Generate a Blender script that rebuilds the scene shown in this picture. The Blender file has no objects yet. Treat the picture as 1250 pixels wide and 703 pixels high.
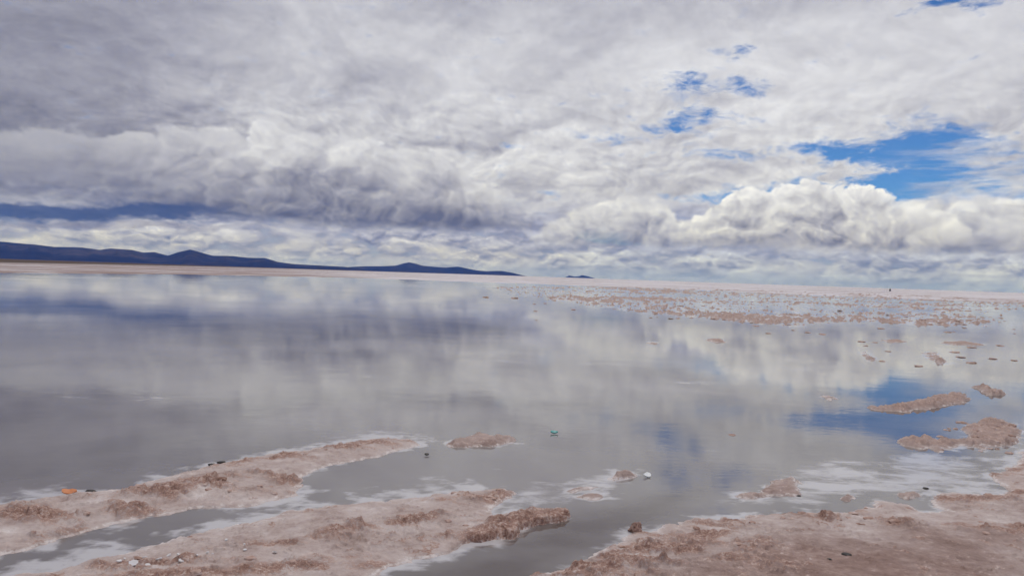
import bpy, math, random
import numpy as np
from mathutils import Matrix, Vector

random.seed(7)
S = bpy.context.scene
COL = S.collection
R = math.radians

# ------------------------------------------------------------------ camera
F = 972.0                      # focal length in pixels of the 1250 x 703 photograph
EYE = 1.7
ROLL = math.atan(0.0335)
PITCH = math.atan(15.0 / F)    # tilted down
fwd = Vector((0, math.cos(PITCH), -math.sin(PITCH)))
up0 = Vector((0, math.sin(PITCH), math.cos(PITCH)))
xr = Vector((1, 0, 0))
cr = xr * math.cos(ROLL) + up0 * math.sin(ROLL)
cu = -xr * math.sin(ROLL) + up0 * math.cos(ROLL)
cam_d = bpy.data.cameras.new('camera')
cam = bpy.data.objects.new('camera', cam_d); COL.objects.link(cam)
cam_d.sensor_width = 36.0
cam_d.lens = 36.0 * F / 1250.0
cam_d.clip_start = 0.05
cam_d.clip_end = 200000.0
M = Matrix.Identity(4)
for i in range(3):
    M[i][0] = cr[i]; M[i][1] = cu[i]; M[i][2] = -fwd[i]
M[2][3] = EYE
cam.matrix_world = M
S.camera = cam

def ray(x, y):
    return (cr * (x - 625.0) + cu * (351.5 - y) + fwd * F).normalized()
def azel(x, y):
    d = ray(x, y)
    return math.degrees(math.atan2(d.x, d.y)), math.degrees(math.asin(d.z))
def gnd(x, y, z=0.0):
    d = ray(x, y)
    t = (z - EYE) / d.z
    return d.x * t, d.y * t
PX = math.degrees(1 / F)       # one photo pixel in degrees

# ------------------------------------------------------------------ render / view
S.view_settings.view_transform = 'Standard'
S.view_settings.look = 'None'
S.view_settings.exposure = 0.0
S.view_settings.gamma = 1.0
S.view_settings.use_curve_mapping = False
S.render.engine = 'CYCLES'
S.cycles.use_denoising = True
S.cycles.use_adaptive_sampling = True; S.cycles.adaptive_threshold = 0.02; S.cycles.adaptive_min_samples = 24
S.cycles.max_bounces = 5
S.cycles.diffuse_bounces = 2
S.cycles.glossy_bounces = 3
S.cycles.transparent_max_bounces = 6
S.cycles.volume_bounces = 0

SUN_EL, SUN_AZ = 58.0, 8.0     # azimuth clockwise from the view direction

# ------------------------------------------------------------------ node helper
class Sk:
    """an expression over shader-node sockets"""
    nt = None
    def __init__(s, sock): s.s = sock
    @staticmethod
    def put(inp, v):
        if isinstance(v, Sk): Sk.nt.links.new(v.s, inp)
        else:
            if inp.type in ('VECTOR', 'RGBA') and isinstance(v, (int, float)): v = (v,) * 3
            if inp.type == 'RGBA' and len(v) == 3: v = (*v, 1)
            inp.default_value = v
    @staticmethod
    def m(op, *a, clamp=False):
        n = Sk.nt.nodes.new('ShaderNodeMath'); n.operation = op; n.use_clamp = clamp
        for i, v in enumerate(a): Sk.put(n.inputs[i], v)
        return Sk(n.outputs[0])
    def __add__(s, o): return Sk.m('ADD', s, o)
    __radd__ = __add__
    def __sub__(s, o): return Sk.m('SUBTRACT', s, o)
    def __rsub__(s, o): return Sk.m('SUBTRACT', o, s)
    def __mul__(s, o): return Sk.m('MULTIPLY', s, o)
    __rmul__ = __mul__
    def __truediv__(s, o): return Sk.m('DIVIDE', s, o)
    def __rtruediv__(s, o): return Sk.m('DIVIDE', o, s)
    def __neg__(s): return Sk.m('MULTIPLY', s, -1.0)
    def pw(s, e): return Sk.m('POWER', s, e)
    def cl(s): return Sk.m('ADD', s, 0.0, clamp=True)
def xyz(x, y, z):
    n = Sk.nt.nodes.new('ShaderNodeCombineXYZ')
    for i, v in enumerate((x, y, z)): Sk.put(n.inputs[i], v)
    return Sk(n.outputs[0])
def sep(v):
    n = Sk.nt.nodes.new('ShaderNodeSeparateXYZ'); Sk.put(n.inputs[0], v)
    return Sk(n.outputs[0]), Sk(n.outputs[1]), Sk(n.outputs[2])
def ss(x, a, b, lo=0.0, hi=1.0):
    n = Sk.nt.nodes.new('ShaderNodeMapRange'); n.interpolation_type = 'SMOOTHSTEP'
    for i, v in enumerate((x, a, b, lo, hi)): Sk.put(n.inputs[i], v)
    return Sk(n.outputs[0])
def lin(x, a, b, lo=0.0, hi=1.0):
    n = Sk.nt.nodes.new('ShaderNodeMapRange'); n.clamp = True
    for i, v in enumerate((x, a, b, lo, hi)): Sk.put(n.inputs[i], v)
    return Sk(n.outputs[0])
def noise(v, scale, detail=5, rough=0.5, dist=0.0, kind='FBM', color=False):
    n = Sk.nt.nodes.new('ShaderNodeTexNoise'); n.noise_dimensions = '3D'; n.noise_type = kind
    Sk.put(n.inputs['Vector'], v); Sk.put(n.inputs['Scale'], scale); n.inputs['Detail'].default_value = detail
    Sk.put(n.inputs['Roughness'], rough); n.inputs['Distortion'].default_value = dist
    return Sk(n.outputs['Color'] if color else n.outputs['Fac'])
def voro(v, scale, detail=3, rough=0.5):
    n = Sk.nt.nodes.new('ShaderNodeTexVoronoi'); n.voronoi_dimensions = '2D'
    n.feature = 'F1'; n.normalize = True
    Sk.put(n.inputs['Vector'], v); n.inputs['Scale'].default_value = scale
    n.inputs['Detail'].default_value = detail; n.inputs['Roughness'].default_value = rough
    return Sk(n.outputs['Distance'])
def billow(v, scale, octs=4, gain=0.5):
    """rounded heaps: stacked domes of ever smaller cells, 0..1"""
    t = None; a = 1.0; n = 0.0
    for k in range(octs):
        d = voro(vadd(v, (0.37 * k, 0.61 * k, 0)), scale, 0)
        h = (1.0 - d * d * 1.9) * a
        t = h if t is None else t + h
        n += a; a *= gain; scale *= 2.13
    return t / n
def vadd(a, b):
    n = Sk.nt.nodes.new('ShaderNodeVectorMath'); n.operation = 'ADD'
    Sk.put(n.inputs[0], a); Sk.put(n.inputs[1], b); return Sk(n.outputs[0])
def vmul(a, b):
    n = Sk.nt.nodes.new('ShaderNodeVectorMath'); n.operation = 'MULTIPLY'
    Sk.put(n.inputs[0], a); Sk.put(n.inputs[1], b); return Sk(n.outputs[0])
def mixc(f, a, b, mode='MIX'):
    n = Sk.nt.nodes.new('ShaderNodeMix'); n.data_type = 'RGBA'; n.blend_type = mode
    Sk.put(n.inputs[0], f); Sk.put(n.inputs[6], a); Sk.put(n.inputs[7], b)
    return Sk(n.outputs[2])
def ramp(x, stops, interp='LINEAR'):
    n = Sk.nt.nodes.new('ShaderNodeValToRGB'); n.color_ramp.interpolation = interp
    e = n.color_ramp.elements
    while len(e) < len(stops): e.new(0.5)
    for k, (p, c) in enumerate(stops): e[k].position = p; e[k].color = (*c, 1)
    Sk.put(n.inputs[0], x); return Sk(n.outputs[0])
def fcurve(x, pts):
    """piecewise curve through (x, y) points with a Float Curve node"""
    xs = [p[0] for p in pts]; ys = [p[1] for p in pts]
    x0, x1, y0, y1 = min(xs), max(xs), min(ys), max(ys)
    if y1 - y0 < 1e-6: y1 = y0 + 1
    n = Sk.nt.nodes.new('ShaderNodeFloatCurve'); c = n.mapping.curves[0]
    q = sorted(((a - x0) / (x1 - x0), (b - y0) / (y1 - y0)) for a, b in pts)
    while len(c.points) < len(q): c.points.new(0.5, 0.5)
    for k, (a, b) in enumerate(q):
        c.points[k].location = (a, b); c.points[k].handle_type = 'AUTO_CLAMPED'
    n.mapping.update()
    Sk.put(n.inputs['Value'], lin(x, x0, x1))
    return Sk(n.outputs[0]) * (y1 - y0) + y0

# ------------------------------------------------------------------ world sky
W = bpy.data.worlds.new('World'); S.world = W; W.use_nodes = True
nt = W.node_tree; nt.nodes.clear(); Sk.nt = nt
out = nt.nodes.new('ShaderNodeOutputWorld'); bg = nt.nodes.new('ShaderNodeBackground')
bg.inputs['Strength'].default_value = 0.1
nt.links.new(bg.outputs[0], out.inputs[0])
W.cycles.sampling_method = 'MANUAL'; W.cycles.sample_map_resolution = 512
tc = nt.nodes.new('ShaderNodeTexCoord')
D = Sk(tc.outputs['Generated'])
dx, dy, dz = sep(D)
hz = Sk.m('MAXIMUM', Sk.m('SQRT', dx * dx + dy * dy), 0.02)
az = Sk.m('ARCTAN2', dx, dy) * 57.29578
el = Sk.m('ARCSINE', dz) * 57.29578
elp = Sk.m('MAXIMUM', el, 0.0)
ux, uy = dx / hz, dy / hz
elr = Sk.m('MAXIMUM', dz, 0.0)
def cyl(k):                                # cylinder coordinates: radians across, k times upward, turned off the noise lattice
    return xyz(ux * 0.80 + elr * (0.60 * k), uy + elr * (0.2 * k), elr * (0.80 * k) - ux * 0.60)
C = cyl(2.2)
C1 = cyl(1.3)
kk = 1.0 / (elr + 0.17)
P = xyz((dx * 0.82 + dy * 0.57) * kk, (dy * 0.82 - dx * 0.57) * kk, 3.7)     # the cloud deck seen in perspective
azr = az * 0.0174533
# --- warps
wn = noise(C, 9.0, 5, 0.55, color=True)
w1, w2, w3 = sep(wn)
azw = az + (w1 - 0.5) * (90 * PX)
elw = el + (w2 - 0.5) * (46 * PX)
wf = noise(C, 38.0, 5, 0.6, color=True)
f1, f2, f3 = sep(wf)
azf = azw + (f1 - 0.5) * (40 * PX)
elf = elw + (f2 - 0.5) * (16 * PX)

qn = noise(C, 8.0, 1.2, 0.5, color=True)          # smooth warps for the heaped clouds
q1, q2, q3 = sep(qn)
gm = noise(C, 30.0, 1.5, 0.5, color=True)
g1, g2, g3 = sep(gm)

def blob(x, y, rx, ry, amp, fine=False):
    a0, e0 = azel(x, y)
    A, E = (azf, elf) if fine else (azw, elw)
    u = (A - a0) / (rx * PX); v = (E - e0) / (ry * PX)
    return Sk.m('EXPONENT', -(u * u + v * v)) * amp

def total(lst):
    t = lst[0]
    for q in lst[1:]: t = t + q
    return t

# --- clear sky behind
sky = nt.nodes.new('ShaderNodeTexSky'); sky.sky_type = 'NISHITA'; sky.sun_disc = False
sky.sun_elevation = R(SUN_EL); sky.sun_rotation = R(SUN_AZ)
sky.altitude = 3650.0; sky.air_density = 1.0; sky.dust_density = 0.15; sky.ozone_density = 2.0
clear = mixc(1.0, Sk(sky.outputs[0]), (0.33, 0.57, 0.84), 'MULTIPLY')

# --- brightness of the deck
lum = total([
    blob(10, 60, 240, 150, -0.31), blob(-30, 170, 170, 50, -0.09), blob(110, 170, 130, 40, -0.05),
    blob(560, 15, 130, 40, -0.13), blob(440, 85, 70, 28, -0.10), blob(700, 95, 60, 22, -0.06),
    blob(880, 12, 140, 22, -0.09), blob(1080, 12, 90, 18, 0.03), blob(330, 60, 70, 40, 0.05),
    blob(340, 135, 90, 26, 0.06), blob(950, 120, 150, 50, 0.05), blob(820, 95, 70, 30, 0.05),
    blob(320, 152, 130, 16, -0.08), blob(500, 178, 90, 12, -0.06), blob(640, 235, 60, 20, -0.09), blob(760, 220, 60, 12, -0.10), blob(690, 200, 90, 20, 0.04),
    blob(1230, 190, 70, 40, -0.07), blob(640, 285, 80, 14, -0.10),
])
dn = noise(P, 2.3, 7, 0.55, 0.9)
pf = noise(C1, 11.0, 8, 0.60, 0.4)
pf2 = noise(vadd(C1, (0.0094, 0.0031, 0.0125)), 11.0, 8, 0.60, 0.4)
ripl = noise(cyl(2.6), 30.0, 5, 0.6, 0.3)
DV = xyz(azr + (q2 - 0.5) * 0.08 + (g1 - 0.5) * 0.022, elr * 1.7 + (q3 - 0.5) * 0.07 + (g3 - 0.5) * 0.022, 0)
dv = billow(DV, 16.0, 4, 0.55)
dv2 = billow(vadd(DV, (-0.006, 0.012, 0)), 16.0, 4, 0.55)
soft_up = ss(azw, azel(150, 60)[0], azel(420, 60)[0], 0.14, 0.26)
puffy = ss(el, azel(600, 60)[1], azel(600, 190)[1], 0.10, 0.62) * ss(azw, azel(40, 150)[0], azel(380, 150)[0], 0.25, 1.0)
dl = 0.665 + lum + (dn - 0.5) * ss(azw, azel(0, 60)[0], azel(320, 60)[0], 0.22, 0.38) + (pf - pf2) * soft_up + (pf - 0.5) * 0.18 + (ripl - 0.5) * 0.11 + (dv - dv2) * puffy
# --- holes in the deck
gn = noise(C, 30.0, 8, 0.66, 0.4)
gn2 = noise(cyl(4.0), 17.0, 8, 0.62, 0.2)
gap = total([
    blob(1105, 203, 92, 36, 1.12, True), blob(1165, 182, 60, 12, 0.40, True), blob(1020, 190, 60, 10, 0.40, True),
    blob(1150, 232, 100, 16, 0.45, True), blob(1225, 215, 70, 26, 0.32, True), blob(1035, 212, 60, 6, -0.7, True),
    blob(880, 241, 55, 11, 0.9, True), blob(1010, 230, 80, 10, 0.45, True),
    blob(738, 172, 30, 7, 0.62, True), blob(815, 163, 38, 9, 0.72, True), blob(872, 150, 60, 16, 0.42, True),
    blob(852, 100, 30, 12, 0.42, True), blob(910, 104, 60, 13, 0.40, True), blob(830, 122, 80, 22, 0.30, True),
    blob(912, 64, 34, 10, 0.44, True), blob(630, 175, 26, 6, 0.52, True), blob(790, 190, 80, 9, 0.25, True),
    blob(1152, 5, 34, 8, 0.75, True), blob(1190, 0, 30, 8, 0.4, True), blob(690, 152, 70, 8, 0.24, True),
    blob(920, 185, 80, 9, 0.25, True), blob(740, 292, 80, 10, 0.6, True), blob(690, 245, 60, 8, 0.22, True),
    blob(1130, 262, 90, 11, 0.4, True),
])
gapv = gap + (gn - 0.5) * 2.1 + (gn2 - 0.5) * 1.5
veil = ss(noise(cyl(6.5), 11.0, 8, 0.62, 0.2) + blob(1215, 220, 70, 60, 0.20), 0.52, 0.76) * blob(1215, 210, 80, 60, 0.95)
hole = ss(gapv, 0.22, 1.02) * (1.0 - veil.cl() * 0.85)
edge = ss(gapv, 0.0, 0.5)

CLOUD = [(0.0, (0.030, 0.036, 0.080)), (0.12, (0.080, 0.088, 0.148)), (0.25, (0.178, 0.183, 0.248)), (0.45, (0.365, 0.368, 0.445)),
         (0.65, (0.580, 0.585, 0.650)), (0.85, (0.79, 0.80, 0.86)), (1.0, (0.92, 0.93, 0.98))]
def cloudcol(L):
    return ramp(L, [(p, tuple(10 * v for v in c)) for p, c in CLOUD])

col = mixc(1.0 - hole, clear, cloudcol(dl + edge * 0.05))

# --- small far cumulus rows low over the horizon
H3 = xyz(azr + (g1 - 0.5) * 0.03, elr * 2.2 + (g2 - 0.5) * 0.03, 0)
hb = billow(H3, 24.0, 3, 0.55)
hb2 = billow(vadd(H3, (-0.004, 0.011, 0)), 24.0, 3, 0.55)
hn = noise(cyl(3.2), 17.0, 8, 0.6, 0.3)
hn2 = noise(cyl(5.5), 9.0, 7, 0.6, 0.0)
sector = ss(azw, azel(560, 320)[0], azel(800, 320)[0])          # the left is overcast and warm, the right lilac
hbase = ramp(lin(el, 0.0, 5.0), [(0.0, (3.9, 4.5, 5.6)), (0.35, (3.7, 4.1, 5.2)), (1.0, (3.6, 3.9, 5.0))])
hbig = noise(cyl(3.0), 6.0, 5, 0.6, 0.4)
hl = 0.56 + (hb - hb2) * ss(hbig, 0.35, 0.62, 0.35, 1.05) + (hn - 0.5) * 1.15 + (hn2 - 0.5) * 0.35 + (hbig - 0.5) * 0.35 + sector * 0.03
warm = mixc(ss(hl, 0.5, 0.75) * (1.0 - sector) * 0.8, (1.0, 1.0, 1.0), (1.0, 0.985, 0.955))
hcol = mixc(1.0, cloudcol(hl), warm, 'MULTIPLY')
hcov = ss(hn * 0.6 + hb * 0.30 + hn2 * 0.25 + hbig * 0.45, 0.70, 0.82)
hcov = hcov * ss(el, 0.15, 1.4, 0.35, 1.0)
hz_c = mixc(hcov, hbase, hcol)
low_m = 1.0 - ss(elf + (hn - 0.5) * 2.0, 3.0, 6.4)
hole_lo = ss(blob(740, 292, 60, 9, 1.0, True) + (gn - 0.5) * 1.0, 0.4, 0.9)
hz_c = mixc(1.0, hz_c, mixc(sector, (0.92, 0.955, 1.14), (0.83, 0.90, 1.17)), 'MULTIPLY')
hz_c = mixc(hole_lo * 0.8, hz_c, clear)
col = mixc(low_m, col, hz_c)

# --- heaped cloud banks: top outline over azimuth, flat base
def bank(top, base, amp, scale, soft, dark, lite, gam, fadeL=None, fadeR=None, tex=0.9, base_soft=0.5, seed=0.0, crisp=False, toplit=0.1):
    fw = 0.020
    v = xyz(azr + (q1 - 0.5) * 0.06 + (g1 - 0.5) * fw + seed, elr * 1.2 + (q3 - 0.5) * 0.05 + (g3 - 0.5) * fw, 0)
    b0 = billow(v, scale, 4, 0.56)
    b1 = billow(vadd(v, (-0.006, 0.011, 0)), scale, 4, 0.56)
    nn = noise(vadd(C1, (seed, seed * 0.7, 0)), scale * 0.6, 6, 0.52, 0.25)
    tp = fcurve(azw, [azel(x, y) for x, y in top])
    bs = fcurve(azw, [azel(x, y) for x, y in base])
    e = el + (b0 - 0.55) * (-amp * PX) + (nn - 0.5) * (-amp * (0.5 if crisp else 1.1) * PX)
    m_top = 1.0 - ss(e - tp, -soft * PX, soft * PX * 0.6)
    m_bot = ss(el + (hn2 - 0.5) * 14 * PX + (f2 - 0.5) * 10 * PX - bs, -base_soft * 8 * PX, base_soft * 8 * PX)
    m = m_top * m_bot
    t = ((el - bs) / Sk.m('MAXIMUM', tp - bs, 0.4)).cl()
    L = dark + (lite - dark) * t.pw(gam) + (b0 - b1) * tex + (nn - 0.5) * 0.5 * tex + ss(e - tp, -26 * PX, 2 * PX) * toplit
    if fadeL: m = m * ss(azw, azel(*fadeL[0])[0], azel(*fadeL[1])[0])
    if fadeR: m = m * (1.0 - ss(azw, azel(*fadeR[0])[0], azel(*fadeR[1])[0]))
    return m, L

# a puff row behind the right-hand bank
m, L = bank([(640, 300), (700, 262), (790, 250), (850, 275), (1000, 270), (1100, 262), (1180, 250), (1260, 262), (1400, 255)],
            [(640, 300), (900, 302), (1100, 308), (1400, 315)], 30, 18.0, 5, 0.42, 0.66, 0.8, fadeL=((600, 290), (700, 290)), tex=0.95, seed=3.1, base_soft=1.2)
col = mixc(m * 0.85, col, cloudcol(L))
m, L = bank([(1060, 300), (1090, 282), (1110, 266), (1135, 260), (1165, 268), (1190, 284), (1210, 300)],
            [(1060, 298), (1135, 300), (1210, 304)], 26, 22.0, 3.5, 0.48, 0.84, 0.7, fadeL=((1065, 280), (1090, 280)), fadeR=((1160, 280), (1215, 280)), tex=0.8, seed=5.3, base_soft=1.0, crisp=True)
col = mixc(m, col, cloudcol(L))
m, L = bank([(790, 305), (830, 287), (858, 272), (884, 250), (905, 238), (930, 238), (962, 233), (1000, 226), (1038, 235), (1085, 243), (1120, 255), (1150, 270), (1170, 300)],
            [(790, 296), (900, 297), (1000, 300), (1170, 305)], 34, 23.0, 3.0, 0.40, 0.76, 0.70, fadeL=((800, 285), (850, 280)), fadeR=((1080, 280), (1160, 280)), tex=0.9, seed=1.7, base_soft=0.8, toplit=0.14, crisp=True)
col = mixc(m, col, cloudcol(L))
# the small bright puff at the right edge
m, L = bank([(1190, 252), (1215, 246), (1250, 243), (1330, 241)], [(1190, 250), (1250, 252), (1330, 254)], 6, 40.0, 3, 0.6, 0.9, 0.6,
            fadeL=((1195, 247), (1215, 247)), fadeR=((1290, 250), (1320, 250)), tex=0.4, seed=2.2, base_soft=0.3)
col = mixc(m * 0.9, col, cloudcol(L))

# the long dark bank on the left
m, L = bank([(-500, 120), (-100, 150), (0, 175), (90, 168), (160, 172), (240, 170), (290, 168), (325, 158), (360, 168), (410, 176), (470, 192), (530, 205), (590, 228), (640, 252), (690, 276)],
            [(-500, 236), (-100, 240), (0, 246), (100, 250), (200, 258), (300, 268), (400, 276), (500, 281), (600, 280), (690, 278)],
            42, 14.0, 5, 0.20, 0.62, 0.95, fadeL=((-900, 260), (-600, 260)), fadeR=((585, 260), (680, 262)), tex=ss(azw, azel(60, 200)[0], azel(330, 200)[0], 0.28, 0.72), crisp=True, seed=0.4, base_soft=1.0, toplit=0.10)
shade_left = ss(azw, azel(330, 220)[0], azel(120, 220)[0])
L = L + total([blob(335, 186, 34, 28, 0.20), blob(402, 192, 34, 14, 0.13), blob(285, 218, 34, 12, 0.08), blob(372, 228, 44, 20, -0.10), blob(480, 212, 44, 15, 0.09),
                blob(540, 264, 70, 12, -0.06), blob(600, 226, 44, 20, 0.08), blob(80, 218, 130, 22, -0.07), blob(55, 186, 20, 9, 0.10), blob(200, 205, 60, 18, 0.05)])
L = L - shade_left * 0.10 * ss(el, azel(300, 255)[1], azel(300, 190)[1], 0.3, 1.0)
L = Sk.m('MAXIMUM', L, 0.17 + (hn - 0.5) * 0.12)
soft_left = ss(azw, azel(60, 200)[0], azel(300, 200)[0], 0.60, 1.0)
bank_m = m * soft_left
# rain-dark blue strip beneath it
a0 = azel(0, 258); a1 = azel(300, 272)
strip_t = fcurve(azw, [azel(-500, 225), azel(0, 247), azel(150, 254), azel(290, 265), azel(420, 276)])
strip_b = fcurve(azw, [azel(-500, 255), azel(0, 268), azel(150, 272), azel(290, 278), azel(420, 280)])
strip = ss(elf, strip_b - 3 * PX, strip_b + 7 * PX) * (1.0 - ss(elf, strip_t - 1 * PX, strip_t + 9 * PX)) * (1.0 - ss(azw, azel(190, 262)[0], azel(350, 272)[0]))
col = mixc(bank_m, col, cloudcol(L))
col = mixc(strip * 0.93, col, mixc(hn, (0.22, 0.42, 1.25), (0.65, 0.95, 2.2)))
# thin mauve shreds under the strip
shred = ss(blob(100, 274, 300, 5, 1.0) + (hn2 - 0.5) * 1.6, 0.5, 1.0) * (1.0 - ss(azw, azel(350, 280)[0], azel(560, 280)[0]))
col = mixc(shred * 0.55, col, (2.3, 2.2, 2.9))
# the ground side of the world dome
col = mixc(ss(el, -0.6, -0.05), (2.6, 2.5, 2.6), col)
Sk.put(bg.inputs['Color'], col)

# ------------------------------------------------------------------ sun behind thin cloud
sd = bpy.data.lights.new('sun', 'SUN'); sd.energy = 1.3; sd.angle = R(14); sd.color = (1.0, 0.95, 0.88)
sun = bpy.data.objects.new('sun', sd); COL.objects.link(sun)
sdir = Vector((math.sin(R(SUN_AZ)) * math.cos(R(SUN_EL)), math.cos(R(SUN_AZ)) * math.cos(R(SUN_EL)), math.sin(R(SUN_EL))))
sun.rotation_euler = sdir.to_track_quat('Z', 'Y').to_euler()
#TERRAIN

# ------------------------------------------------------------------ numpy noise
def _hash(ix, iy, seed):
    h = (ix.astype(np.int64) * 374761393 + iy.astype(np.int64) * 668265263 + seed * 974634777) & 0xffffffff
    h = ((h ^ (h >> 13)) * 1274126177) & 0xffffffff
    return ((h ^ (h >> 16)) & 0xffff).astype(np.float64) / 65536.0
def perlin(x, y, seed=0):
    ix = np.floor(x); iy = np.floor(y); fx = x - ix; fy = y - iy
    u = fx * fx * fx * (fx * (fx * 6 - 15) + 10); v = fy * fy * fy * (fy * (fy * 6 - 15) + 10)
    def g(ax, ay):
        a = _hash(ix + ax, iy + ay, seed) * 2 * np.pi
        return np.cos(a) * (fx - ax) + np.sin(a) * (fy - ay)
    a = g(0, 0) * (1 - u) + g(1, 0) * u
    b = g(0, 1) * (1 - u) + g(1, 1) * u
    return (a * (1 - v) + b * v) * 1.5
def fbm(x, y, f, o=4, seed=0, rough=0.5, kind=0):
    t = 0; a = 1.0; n = 0
    for k in range(o):
        p = perlin(x * f + 13.7 * k, y * f - 7.3 * k, seed + k)
        if kind == 1: p = 0.55 - np.abs(p) * 1.6          # ridges
        if kind == 2: p = np.abs(p) * 1.6 - 0.45          # billows
        t = t + p * a; n += a; a *= rough; f *= 2.03
    return t / n
def worley(x, y, f, seed=0):
    """distance to the nearest cell seed and that cell's random height"""
    x = x * f; y = y * f; ix = np.floor(x); iy = np.floor(y)
    best = np.full(x.shape, 9.0); val = np.zeros(x.shape)
    for ax in (-1, 0, 1):
        for ay in (-1, 0, 1):
            cx, cy = ix + ax, iy + ay
            px_, py_ = cx + _hash(cx, cy, seed), cy + _hash(cx, cy, seed + 7)
            d = (x - px_) ** 2 + (y - py_) ** 2
            t = d < best
            best = np.where(t, d, best); val = np.where(t, _hash(cx, cy, seed + 13), val)
    return np.sqrt(best), val
def sstep(x, a, b):
    t = np.clip((x - a) / (b - a), 0, 1); return t * t * (3 - 2 * t)
def sdpoly(x, y, poly):
    """signed distance to a polygon, positive inside"""
    d = np.full(x.shape, 1e18); ins = np.zeros(x.shape, bool); n = len(poly)
    for i in range(n):
        ax, ay = poly[i]; bx, by = poly[(i + 1) % n]
        ex, ey = bx - ax, by - ay
        wx, wy = x - ax, y - ay
        t = np.clip((wx * ex + wy * ey) / max(ex * ex + ey * ey, 1e-12), 0, 1)
        d = np.minimum(d, (wx - ex * t) ** 2 + (wy - ey * t) ** 2)
        c = ((ay > y) != (by > y))
        with np.errstate(divide='ignore', invalid='ignore'):
            xi = ex * (y - ay) / (ey if abs(ey) > 1e-12 else 1e-12) + ax
        ins ^= c & (x < xi)
    d = np.sqrt(d)
    return np.where(ins, d, -d)
def dline(x, y, pts):
    d = np.full(x.shape, 1e18)
    for (ax, ay), (bx, by) in zip(pts[:-1], pts[1:]):
        ex, ey = bx - ax, by - ay
        wx, wy = x - ax, y - ay
        t = np.clip((wx * ex + wy * ey) / max(ex * ex + ey * ey, 1e-12), 0, 1)
        d = np.minimum(d, (wx - ex * t) ** 2 + (wy - ey * t) ** 2)
    return np.sqrt(d)

# ------------------------------------------------------------------ materials
def new_mat(name):
    m = bpy.data.materials.new(name); m.use_nodes = True
    t = m.node_tree; t.nodes.clear(); Sk.nt = t
    o = t.nodes.new('ShaderNodeOutputMaterial'); b = t.nodes.new('ShaderNodeBsdfPrincipled')
    t.links.new(b.outputs[0], o.inputs[0])
    return m, b, o
def attr(name):
    n = Sk.nt.nodes.new('ShaderNodeAttribute'); n.attribute_name = name
    return Sk(n.outputs['Fac'])
def pos():
    n = Sk.nt.nodes.new('ShaderNodeNewGeometry'); return Sk(n.outputs['Position'])
def bump(h, strength, dist, normal=None):
    n = Sk.nt.nodes.new('ShaderNodeBump'); Sk.put(n.inputs['Strength'], strength)
    n.inputs['Distance'].default_value = dist; Sk.put(n.inputs['Height'], h)
    if normal: Sk.put(n.inputs['Normal'], normal)
    return Sk(n.outputs[0])

# salt-crusted pink mud: 'broken' marks torn-up crust, 'white' marks clean salt, 'mud' marks smooth brown mud
m_crust, b, o = new_mat('salt_crusted_mud')
p = pos()
n1 = noise(p, 3.0, 6, 0.6); n2 = noise(p, 14.0, 6, 0.65); n3 = noise(p, 60.0, 4, 0.65)
base = ramp(n1 * 0.6 + n2 * 0.4, [(0.34, (0.255, 0.178, 0.158)), (0.45, (0.385, 0.300, 0.280)), (0.56, (0.465, 0.388, 0.372)), (0.66, (0.60, 0.54, 0.53))])
mud = ramp(n1 * 0.5 + n2 * 0.5, [(0.36, (0.155, 0.086, 0.070)), (0.52, (0.245, 0.155, 0.132)), (0.66, (0.36, 0.26, 0.232))])
red = ramp(n2 * 0.5 + n3 * 0.5, [(0.36, (0.085, 0.034, 0.024)), (0.46, (0.215, 0.108, 0.080)), (0.55, (0.37, 0.245, 0.205)), (0.64, (0.53, 0.43, 0.40))])
c = mixc(attr('mud'), base, mud)
n4 = noise(p, 190.0, 3, 0.6)
c = mixc(ss(attr('broken') + 0.16 + (n2 - 0.5) * 1.7 + (n3 - 0.5) * 1.6, 0.38, 0.85), c, red)
wt = ss(attr('white') + (n2 - 0.5) * 1.2 + (n3 - 0.5) * 0.7, 0.45, 0.85)
c = mixc(wt * 0.85, c, (0.62, 0.565, 0.56))
Sk.put(b.inputs['Base Color'], c)
Sk.put(b.inputs['Roughness'], 0.72 + (n2 - 0.5) * 0.3 - attr('wet') * 0.42)
b.inputs['Specular IOR Level'].default_value = 0.4
Sk.put(b.inputs['Normal'], bump(n3 * 0.5 + n2 * 0.8 + n4 * 0.10, 0.8, 0.018))

# wide salt flat
m_flat, b, o = new_mat('salt_flat')
p = pos(); px_, py_, pz_ = sep(p)
rr = Sk.m('SQRT', px_ * px_ + py_ * py_)
ang = Sk.m('ARCTAN2', px_, py_)
lr = Sk.m('LOGARITHM', rr, 2.718)
st = noise(xyz(ang * 6.0, lr * 26.0, 0), 1.0, 6, 0.6, 0.3)
st2 = noise(p, 0.12, 6, 0.6)
browns = ss(st * 0.85 + st2 * 0.25 + ss(ang, -0.05, -0.35) * 0.10, 0.56, 0.66)
c = mixc(browns * 0.9, (0.59, 0.56, 0.585), (0.23, 0.155, 0.140))
# dark scrubby shore land in front of the range on the left
land = ss(lr + (st - 0.5) * 0.8 - ss(ang, -0.62, -0.12) * 2.4, 5.65, 6.1) * (1.0 - ss(ang, -0.16, 0.0)) * ss(rr, 200.0, 300.0)
c = mixc(land, c, mixc(st2, (0.045, 0.030, 0.024), (0.11, 0.075, 0.06)))
Sk.put(b.inputs['Base Color'], c); b.inputs['Roughness'].default_value = 0.9; b.inputs['Specular IOR Level'].default_value = 0.1

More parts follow.
